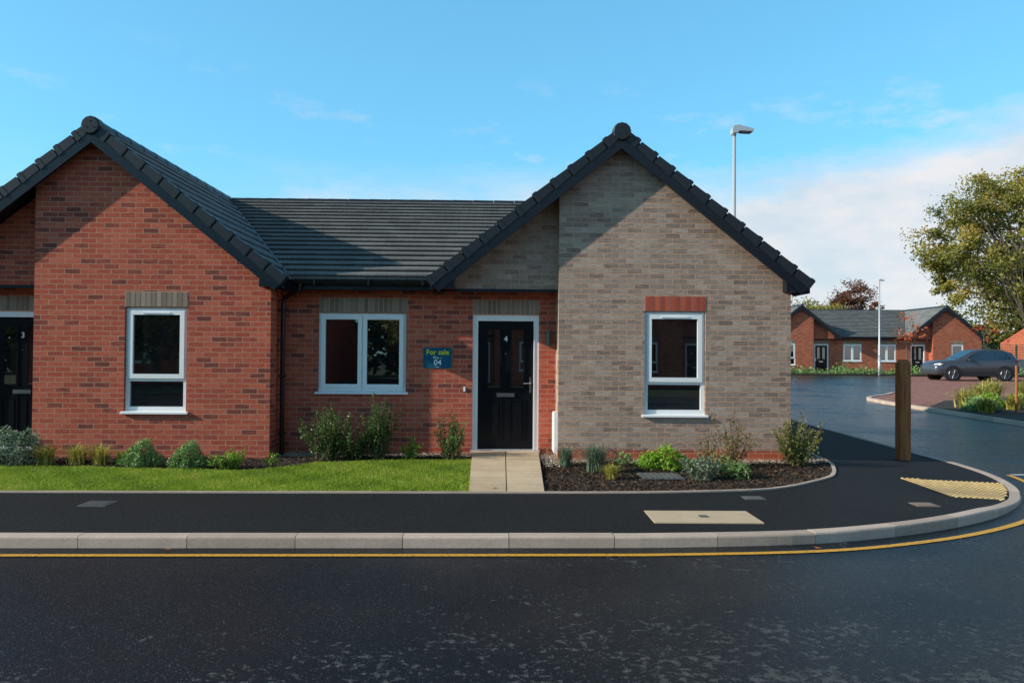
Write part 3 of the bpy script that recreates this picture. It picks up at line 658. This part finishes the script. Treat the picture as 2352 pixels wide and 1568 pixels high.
plant('rose_bush',3.2,10.85,z,.85,.80,'upright',L_rose,760,.038,'leggy rose bush with thin stems and reddish leaves','rose bush',stems=26)
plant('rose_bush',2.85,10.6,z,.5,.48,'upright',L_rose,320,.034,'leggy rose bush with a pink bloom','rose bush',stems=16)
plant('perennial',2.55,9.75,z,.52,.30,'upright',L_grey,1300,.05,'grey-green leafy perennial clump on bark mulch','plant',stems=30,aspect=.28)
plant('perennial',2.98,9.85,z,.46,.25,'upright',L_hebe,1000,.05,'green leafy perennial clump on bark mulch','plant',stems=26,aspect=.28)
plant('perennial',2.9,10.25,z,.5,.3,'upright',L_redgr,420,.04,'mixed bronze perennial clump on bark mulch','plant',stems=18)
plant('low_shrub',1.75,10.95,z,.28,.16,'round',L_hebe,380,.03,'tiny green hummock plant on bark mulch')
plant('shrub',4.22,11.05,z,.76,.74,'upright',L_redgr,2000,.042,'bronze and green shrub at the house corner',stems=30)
P=rng.normal(0,.016,(26,3))+np.array([2.93,10.4,.38]); M_pink=simple('pink_petal',(.7,.05,.12),.6)
polys_np('rose_bloom',leafverts(P,.03,.8),4,M_pink,np.zeros(26),label='small pink rose bloom above the mulch',category='flower')
for i,(X,Y,w,h) in enumerate([(13.2,22.0,1.1,.7),(14.5,23.4,1.3,.8),(15.6,24.6,1.4,.9),(16.3,23.0,1.3,.85),(17.4,25.7,1.3,.8),(12.8,20.4,.8,.5),(16.9,24.7,1.3,.8),(14.2,21.4,1.0,.6),(15.2,21.6,1.1,.7),(17.6,23.9,1.2,.8)]):
    plant('phormium',X,Y,gz(Y)+.10,w*1.15,h*.78,'grass',L_yel,220,.024,'spiky yellow-green phormium in the shrub bed','plant',group='phormiums in the shrub bed')
for i,(X,Y) in enumerate([(15.2,22.6),(14.1,22.4),(18.6,25.6),(17.9,22.9),(13.0,21.0)]):
    plant('shrub',X,Y,gz(Y)+.10,.9,.36,'round',L_bright if i%2 else L_hebe,900,.08,'low green shrub in the roadside bed',group='shrubs in the roadside bed')
n=9000; P=np.stack([rng.uniform(14,40,n),rng.uniform(51,53.6,n),np.zeros(n)],1); P[:,2]=.5+np.abs(rng.normal(0,.18,n))*(1+.8*np.sin(P[:,0]*2.1)*np.sin(P[:,0]*.77))
o=polys_np('border_planting',leafverts(P,.13,.6),4,L_hebe,rng.uniform(0,1,n)); o['kind']='stuff'
for X,Y,zz in((-2.75,6.60,.012),(2.75,6.72,.012),(-.05,8.9,.14)):
    b=MB(); a=random.random()*6; c,s_=math.cos(a),math.sin(a); pts=[(-.03,0,0),(-.012,.017,.006),(.015,.014,.003),(.034,0,.010),(.012,-.017,.002),(-.015,-.015,.007)]
    b.poly([(p[0]*c-p[1]*s_,p[0]*s_+p[1]*c,p[2]) for p in pts],.7); b.obj('fallen_leaf',L_orange,None,loc=(X,Y,zz),label='fallen orange autumn leaf on the ground',category='leaf',group='fallen leaves')

# ------------------------------------------------------------------ trees
def tree(x,y,H,cw,zc,n,leaf,mat,label,clumps=30,tr=.3,ch=None,sparse=False,name='tree',group=None,cr=.26,ivy=False,zbase=None,tb=0.0,lw=1.0):
    z0=gz(y) if zbase is None else zbase
    e=place(name,None,None,(x,y,z0),label=label,category='tree')
    if group: e['group']=group
    ch=ch or (H-zc)
    t=MB(); top=zc+ch*.3
    pts=[(rng.normal(0,.03*tr*k),rng.normal(0,.03*tr*k),top*k/7) for k in range(8)]
    t.tube(pts,[tr*(1.25 if k==0 else 1-.72*k/7) for k in range(8)],9)
    C=[]
    for i in range(clumps):
        d=rng.normal(size=3); d/=np.linalg.norm(d); r=rng.uniform(.45,1.0)**.6
        C.append((d*r*np.array([cw/2,cw/2,ch])*(1-cr*.6)+np.array([0,0,zc]),cw/2*cr*rng.uniform(.6,1.25)))
    for c,r in C:
        s=rng.uniform(.35,.95); b0=np.array([np.interp(s*7,range(8),[p[j] for p in pts]) for j in range(3)])
        if c[2]<b0[2]: b0[2]=max(.35*top,c[2]-.5*abs(c[2]-b0[2]))
        mid=(b0+c)/2+np.array([0,0,-.06*cw])*rng.uniform(-.5,1)+rng.normal(0,.03*cw,3)
        t.tube([b0,(b0*.6+mid*.4),mid,(mid*.5+c*.5),c],[tr*.34*lw,tr*.26*lw,tr*.18*lw,tr*.1*lw,tr*.04],5)
    t.obj('trunk',M_bark,e,smooth=True)
    PP=[];TT=[]
    per=n//clumps
    for c,r in C:
        ns=7; sc=rng.normal(size=(ns,3))*r*np.array([.62,.62,.45]); k=rng.integers(0,ns,per)
        q=c+sc[k]+rng.normal(size=(per,3))*r*np.array([.34,.34,.22]); PP.append(q)
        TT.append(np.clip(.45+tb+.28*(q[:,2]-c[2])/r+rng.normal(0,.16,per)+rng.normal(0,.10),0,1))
    P=np.concatenate(PP); T=np.concatenate(TT)
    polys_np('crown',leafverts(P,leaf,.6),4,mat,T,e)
    if ivy:
        k=7000; a=rng.uniform(0,6.28,k); hh=rng.uniform(1,top*.8,k); rr=tr*(1.6+1.0*rng.uniform(size=k)); Q=np.stack([np.cos(a)*rr,np.sin(a)*rr,hh],1)
        polys_np('ivy',leafverts(Q,.28,.8),4,L_ivy,rng.uniform(0,1,k),e)
    return e
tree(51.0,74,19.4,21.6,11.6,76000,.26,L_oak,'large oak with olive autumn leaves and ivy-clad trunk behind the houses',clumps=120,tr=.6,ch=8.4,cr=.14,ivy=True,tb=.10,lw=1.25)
tree(39.3,85,9.4,7.6,6.2,9000,.22,L_copper,'copper-red leaved tree behind the roof ridge',clumps=26,tr=.22,ch=3.3,cr=.26)
tree(30.2,80,8.0,7.0,5,9000,.24,L_oak,'green tree behind the far bungalow roof',clumps=22,tr=.2,ch=3.0,cr=.34,group='background trees')
tree(34.6,84,7.6,6.5,5,8000,.24,L_oak,'green tree behind the far bungalow roof',clumps=22,tr=.2,ch=2.6,cr=.34,group='background trees')
tree(25.9,49.5,4.1,2.0,2.9,420,.12,L_orange,'young tree with sparse orange autumn leaves in front of the bungalows',clumps=16,tr=.05,ch=1.2,group='young trees in the court')
tree(31.5,50.5,3.7,1.9,2.9,240,.11,L_orange,'young tree with sparse orange autumn leaves in front of the bungalows',clumps=14,tr=.05,ch=.9,group='young trees in the court')
yt=tree(13.75,20.2,5.4,1.7,3.9,420,.09,L_oak,'young staked tree with very sparse leaves in the roadside bed',clumps=26,tr=.04,ch=1.5)
for dx_ in(-.32,.05,.34):
    b=MB(); b.tube([(0,0,0),(0,0,1.35)],.035,8); b.obj('stake',M_wood,yt,loc=(dx_,.1*dx_,0))
for X,Y,H in((-15.5,-12.5,8),(-27,-14,10),(-5,-24,11),(6,-24,11),(17,-20,10)):
    tree(X,Y,H,8,H*.55,7000,.34,L_oak,'green tree across the street, seen in window reflections',clumps=22,tr=.25,ch=H*.42,cr=.34,group='trees across the street')
tree(-3.6,-5.2,5.0,2.6,3.2,2600,.13,L_oak,'slender young tree across the street, seen in window reflections',clumps=20,tr=.06,ch=1.7,cr=.3,group='trees across the street')
n=26000; P=np.stack([rng.uniform(42,95,n),rng.uniform(98,106,n),np.zeros(n)],1); top=5.6+1.3*np.sin(P[:,0]*.35)+.8*np.sin(P[:,0]*1.1+1); P[:,2]=top*rng.uniform(0,1,n)**.6+rng.normal(0,.3,n)
o=polys_np('distant_woodland',leafverts(P,.5,.7),4,L_oak,rng.uniform(0,.7,n)); o['kind']='stuff'
n=9000; P=np.stack([rng.uniform(16,29,n),rng.uniform(88,92,n),np.zeros(n)],1); P[:,2]=(5.2+.6*np.sin(P[:,0]*1.3))*rng.uniform(0,1,n)**.6
o=polys_np('distant_hedge',leafverts(P,.4,.7),4,L_oak,rng.uniform(0,.7,n)); o['kind']='stuff'
n=30000; P=np.stack([rng.uniform(-70,50,n),rng.uniform(-36,-32,n),np.zeros(n)],1); P[:,2]=(7+1.5*np.sin(P[:,0]*.4))*rng.uniform(0,1,n)**.7
o=polys_np('distant_woodland',leafverts(P,.7,.7),4,L_oak,rng.uniform(0,.6,n)); o['kind']='stuff'

# ------------------------------------------------------------------ street furniture
e=place('timber_post',None,None,(6.31,12.17,0),label='tall square brown timber post on the footway by the side road',category='post')
zb=pz(6.31,12.17); b=MB(); w=.082; H=1.56
b.add([(-w,-w,zb-.02),(w,-w,zb-.02),(w,w,zb-.02),(-w,w,zb-.02),(-w,-w,zb+H-.06),(w,-w,zb+H-.06),(w,w,zb+H-.06),(-w,w,zb+H-.06),(-w*.55,-w*.55,zb+H),(w*.55,-w*.55,zb+H),(w*.55,w*.55,zb+H),(-w*.55,w*.55,zb+H)],
 [(0,1,5,4),(1,2,6,5),(2,3,7,6),(3,0,4,7),(4,5,9,8),(5,6,10,9),(6,7,11,10),(7,4,8,11),(8,9,10,11)])
b.obj('post',M_wood,e)
def lamp(x,y,H,label,z0,k=1.0,hs=1.0):
    e=place('street_lamp',None,None,(x,y,z0),label=label,category='street lamp')
    b=MB(); b.tube([(0,0,0),(0,0,1.2)],[.085*k,.085*k],12); b.tube([(0,0,1.2),(0,0,1.28),(0,0,H-.12)],[.085*k,.06*k,.045*k],12); b.tube([(0,0,H-.22*hs),(0,0,H-.05*hs)],.055*k*hs,12); b.obj('pole',M_lamp,e,smooth=True)
    h=MB(); h.prism([(-.07*hs,H-.16*hs),(-.085*hs,H-.02*hs),(-.03*hs,H+.06*hs),(.12*hs,H+.075*hs),(.5*hs,H-.02*hs),(.52*hs,H-.07*hs),(.50*hs,H-.10*hs),(.12*hs,H-.085*hs),(.06*hs,H-.14*hs)],-.13*hs,.13*hs)
    h.prism([(-.05*hs,H-.02*hs),(.0,H+.085*hs),(.10*hs,H+.10*hs),(.3*hs,H+.04*hs),(.1*hs,H-.02*hs)],-.07*hs,.07*hs)
    h.obj('lamp_head',M_lamp,e)
    g=MB(); g.prism([(.14*hs,H-.088*hs),(.48*hs,H-.103*hs),(.46*hs,H-.125*hs),(.17*hs,H-.115*hs)],-.10*hs,.10*hs); g.obj('lamp_lens',M_lampglass,e)
lamp(6.55,21.85,7.9,'tall galvanised street lamp with flat head rising behind the roof',gz(21.85))
lamp(24.2,49.6,6.1,'slim galvanised street lamp in front of the far bungalows',.45,.9,.6)
b=MB()
for X in np.arange(33.8,46,2.5): b.box(X-.04,X+.04,62,62.08,.3,2.7)
for zz in np.arange(.45,2.7,.2): b.box(33.8,46,62.03,62.05,zz,zz+.03)
for X in np.arange(33.8,46,.2): b.box(X-.008,X+.008,62.03,62.045,.35,2.6)
b.obj('mesh_fence',simple('green_fence',(.02,.07,.04),.5),None,label='green metal mesh fence beyond the bungalows',category='fence')
b=MB(); b.box(33.6,41,58.8,59.1,.3,1.45,.5); b.box(33.55,41.05,58.75,59.15,1.45,1.53,.8); b.obj('garden_wall',M_kerb,None,label='low grey stone boundary wall beyond the court',category='wall')

# ------------------------------------------------------------------ car
M_paint=simple('dark_grey_metallic_paint',(.075,.082,.10),.24,.35,.05); M_clad=simple('black_cladding',(.015,.015,.016),.6); M_tyre=simple('tyre_rubber',(.015,.015,.015),.85)
M_rim=simple('alloy_rim',(.25,.25,.26),.3,.8); M_light=simple('headlight_lens',(.6,.62,.65),.1); M_rl=simple('tail_light_red',(.35,.01,.01),.2)
car=place('parked_car',None,None,(24.15,40,gz(40)+.07),label='dark grey five-door family car parked on block paving',category='car'); car.scale=(.95,.95,.93)
st_=[(-2.28,.45,.68,.76,.62,.50),(-2.22,.34,.80,.93,.80,.62),(-2.0,.30,.86,1.04,.88,.74),(-1.5,.28,.90,1.10,.91,.80),(-1.0,.28,.95,1.15,.92,.83),(-.85,.28,1.02,1.20,.92,.80),(-.4,.28,1.05,1.47,.92,.72),(0,.28,1.06,1.66,.92,.68),(.5,.28,1.08,1.73,.92,.67),(1.1,.28,1.10,1.72,.92,.66),(1.6,.28,1.14,1.66,.91,.64),(1.98,.30,1.18,1.52,.89,.64),(2.17,.34,1.16,1.26,.86,.70),(2.25,.40,1.05,1.12,.80,.66),(2.29,.50,.78,.84,.74,.6)]
b=MB(); rings=[]
for x,zb_,zl,zr,wd,wr_ in st_:
    half=[(0,zb_),(wd*.85,zb_),(wd*.97,zb_+.1),(wd,(zb_+zl)/2+.05),(wd*.97,zl),(wr_,zr-.05),(wr_*.82,zr),(0,zr+.015)]
    ring=[(x,-y_,z_) for y_,z_ in half]+[(x,y_,z_) for y_,z_ in reversed(half[1:-1])]
    rings.append(ring)
m_=len(rings[0]); b.add([p for r in rings for p in r],[(i*m_+k,(i+1)*m_+k,(i+1)*m_+(k+1)%m_,i*m_+(k+1)%m_) for i in range(len(rings)-1) for k in range(m_)]+[tuple(range(m_)),tuple((len(rings)-1)*m_+k for k in range(m_-1,-1,-1))])
b.obj('body',M_paint,car,smooth=True)
def sidept(x,f,side):
    X=[s[0] for s in st_]; zl=np.interp(x,X,[s[2] for s in st_]); zr=np.interp(x,X,[s[3] for s in st_])-.05; wl=np.interp(x,X,[s[4]*.97 for s in st_]); w2=np.interp(x,X,[s[5] for s in st_])
    return (x,side*(wl+(w2-wl)*f+.012),zl+(zr-zl)*f)
for side in(-1,1):
    for a,c,nm in((-.62,.10,'side_window'),(.16,.95,'side_window'),(1.01,1.72,'side_window')):
        b=MB(); xs_=np.linspace(a,c,5); lo_=[sidept(x,.08,side) for x in xs_]; hi_=[sidept(x,.9 if a>-.6 or x>-.3 else .8,side) for x in xs_]
        if nm and a<0: hi_[0]=sidept(a,.25,side)
        if a>1: hi_[-1]=sidept(c,.55,side)
        b.add(lo_+hi_,[(i,i+1,i+6,i+5) for i in range(4)]); b.obj(nm,M_glass,car)
b=MB(); b.add([(-.87,-.62,1.22),(-.87,.62,1.22),(-.12,.56,1.64),(-.12,-.56,1.64)],[(0,1,2,3)]); b.obj('windscreen',M_glass,car)
for wx in(-1.38,1.40):
    for side in(-1,1):
        y_=side*.80
        b=MB(); b.tube([(wx,y_,.38),(wx,side*.935,.38)],.445,24); b.obj('wheel_arch',M_clad,car)
        b=MB(); b.tube([(wx,side*.7,.365),(wx,side*.93,.365),(wx,side*.95,.365)],[.365,.365,.345],24); W=b.obj('wheel',M_tyre,car)
        b=MB(); b.tube([(wx,side*.94,.365),(wx,side*.956,.365)],[.06,.05],10)
        for k in range(10):
            a=k*math.pi/5; b.tube([(wx,side*.955,.365),(wx+.25*math.cos(a),side*.955,.365+.25*math.sin(a))],[.024,.016],4)
        ring=[(wx+.25*math.cos(t),side*.955,.365+.25*math.sin(t)) for t in np.linspace(0,2*math.pi,25)]; b.tube(ring,.015,5); b.obj('rim',M_rim,W)
b=MB()
for side in(-1,1): b.box(-1.0,1.0,side*.90-.02,side*.90+.03,.26,.42)
b.obj('sill_cladding',M_clad,car)
for side in(-1,1):
    b=MB(); b.prismx([(side*.93,1.08),(side*1.06,1.09),(side*1.07,1.20),(side*.95,1.21)],-.60,-.46); b.obj('wing_mirror',M_paint,car)
    b=MB(); b.add([(-2.26,side*.62,.82),(-2.05,side*.875,.84),(-1.90,side*.90,.90),(-2.03,side*.86,.95),(-2.23,side*.64,.91)],[(0,1,2,3,4)]); b.obj('headlight',M_light,car)
    b=MB(); b.add([(2.28,side*.55,.96),(2.22,side*.83,.98),(1.98,side*.895,1.06),(2.02,side*.89,1.13),(2.19,side*.83,1.10),(2.26,side*.55,1.08)],[(0,1,2,3,4,5)]); b.obj('tail_light',M_rl,car)

# ------------------------------------------------------------------ light, sky
Ld=Vector((4.2,1,-1.9)).normalized()
sun=bpy.data.lights.new('sun','SUN'); sun.energy=5.0; sun.angle=R(.5); sun.color=(1,.94,.81)
so=bpy.data.objects.new('sun',sun); COL.objects.link(so); so.rotation_euler=Ld.to_track_quat('-Z','Y').to_euler()
elev=math.asin(-Ld.z)
w=bpy.data.worlds.new('World'); scene.world=w; w.use_nodes=True; nt=w.node_tree; nt.nodes.clear()
sky=nd(nt,'ShaderNodeTexSky',sky_type='NISHITA'); sky.sun_disc=False; sky.sun_elevation=elev; sky.sun_rotation=math.atan2(-Ld.x,-Ld.y)%(2*math.pi); sky.air_density=1.0; sky.dust_density=.6; sky.ozone_density=1.2
g=nd(nt,'ShaderNodeTexCoord').outputs['Generated']; s3=nd(nt,'ShaderNodeSeparateXYZ',{0:g}).outputs
az=math_(nt,'ARCTAN2',s3[0],s3[1]); el=math_(nt,'ARCSINE',s3[2])
cv=nd(nt,'ShaderNodeCombineXYZ',{0:az,1:math_(nt,'MULTIPLY',el,2.2),2:0.0}).outputs[0]
n1=noise(nt,cv,9,7,.6); n2=noise(nt,cv,3.2,5,.6); n4=noise(nt,cv,7,6,.6)
edge=math_(nt,'ADD',mapr(nt,az,.36,.62,.222,.268),math_(nt,'MULTIPLY',math_(nt,'SUBTRACT',n1,.5),.08))
bank=mapr(nt,math_(nt,'SUBTRACT',edge,el),-.010,.040,0,1)
bank=math_(nt,'MULTIPLY',bank,mapr(nt,math_(nt,'ADD',az,math_(nt,'MULTIPLY',math_(nt,'SUBTRACT',n1,.5),.25)),.08,.24,0,1))
wis=math_(nt,'MULTIPLY',mapr(nt,noise(nt,nd(nt,'ShaderNodeMapping',{'Vector':cv,'Scale':(1,1.2,1),'Location':(.35,.1,0)}).outputs[0],6.5,8,.66),.56,.80,0,.75),mapr(nt,el,.36,.26,0,1))
low=math_(nt,'MULTIPLY',mapr(nt,el,.24,.18,0,.9),mapr(nt,n2,.40,.58,.15,1))
low=math_(nt,'MULTIPLY',low,mapr(nt,az,-.46,-.28,.15,1))
cl=math_(nt,'MAXIMUM',math_(nt,'MAXIMUM',bank,wis),low)
cl=math_(nt,'MULTIPLY',cl,mapr(nt,n4,.35,.6,.84,.95))
SKYS=.12
sk=nd(nt,'ShaderNodeGamma',{0:sky.outputs[0],1:.58}).outputs[0]
sk=mix(nt,1.0,sk,(1.27,2.98,3.78,1),'MULTIPLY')
sk=mix(nt,mapr(nt,el,.42,.90,0,.90),sk,(.35,.85,1.6,1))
ccol=mix(nt,mapr(nt,n4,.38,.62,0,1),(.70/SKYS,.74/SKYS,.79/SKYS,1),(.88/SKYS,.86/SKYS,.87/SKYS,1))
fin=mix(nt,cl,sk,ccol)
bg=nd(nt,'ShaderNodeBackground',{'Color':fin,'Strength':SKYS}); nt.links.new(bg.outputs[0],nd(nt,'ShaderNodeOutputWorld').inputs[0])

# ------------------------------------------------------------------ camera
cam=bpy.data.cameras.new('camera'); co_=bpy.data.objects.new('camera',cam); COL.objects.link(co_); scene.camera=co_
cam.sensor_width=36; cam.lens=36*1801/2352; cam.clip_end=3000; cam.clip_start=.05
psi,pit,rol=R(.9),R(.9),R(.43)
f=Vector((math.sin(psi)*math.cos(pit),math.cos(psi)*math.cos(pit),math.sin(pit))); r0=Vector((math.cos(psi),-math.sin(psi),0)); u0=r0.cross(f)
r=r0*math.cos(rol)+u0*math.sin(rol); u=u0*math.cos(rol)-r0*math.sin(rol)
M=Matrix((r,u,-f)).transposed().to_4x4(); M.translation=Vector((0,0,1.66)); co_.matrix_world=M
scene.view_settings.view_transform='Standard'; scene.view_settings.look='None'; scene.view_settings.exposure=0
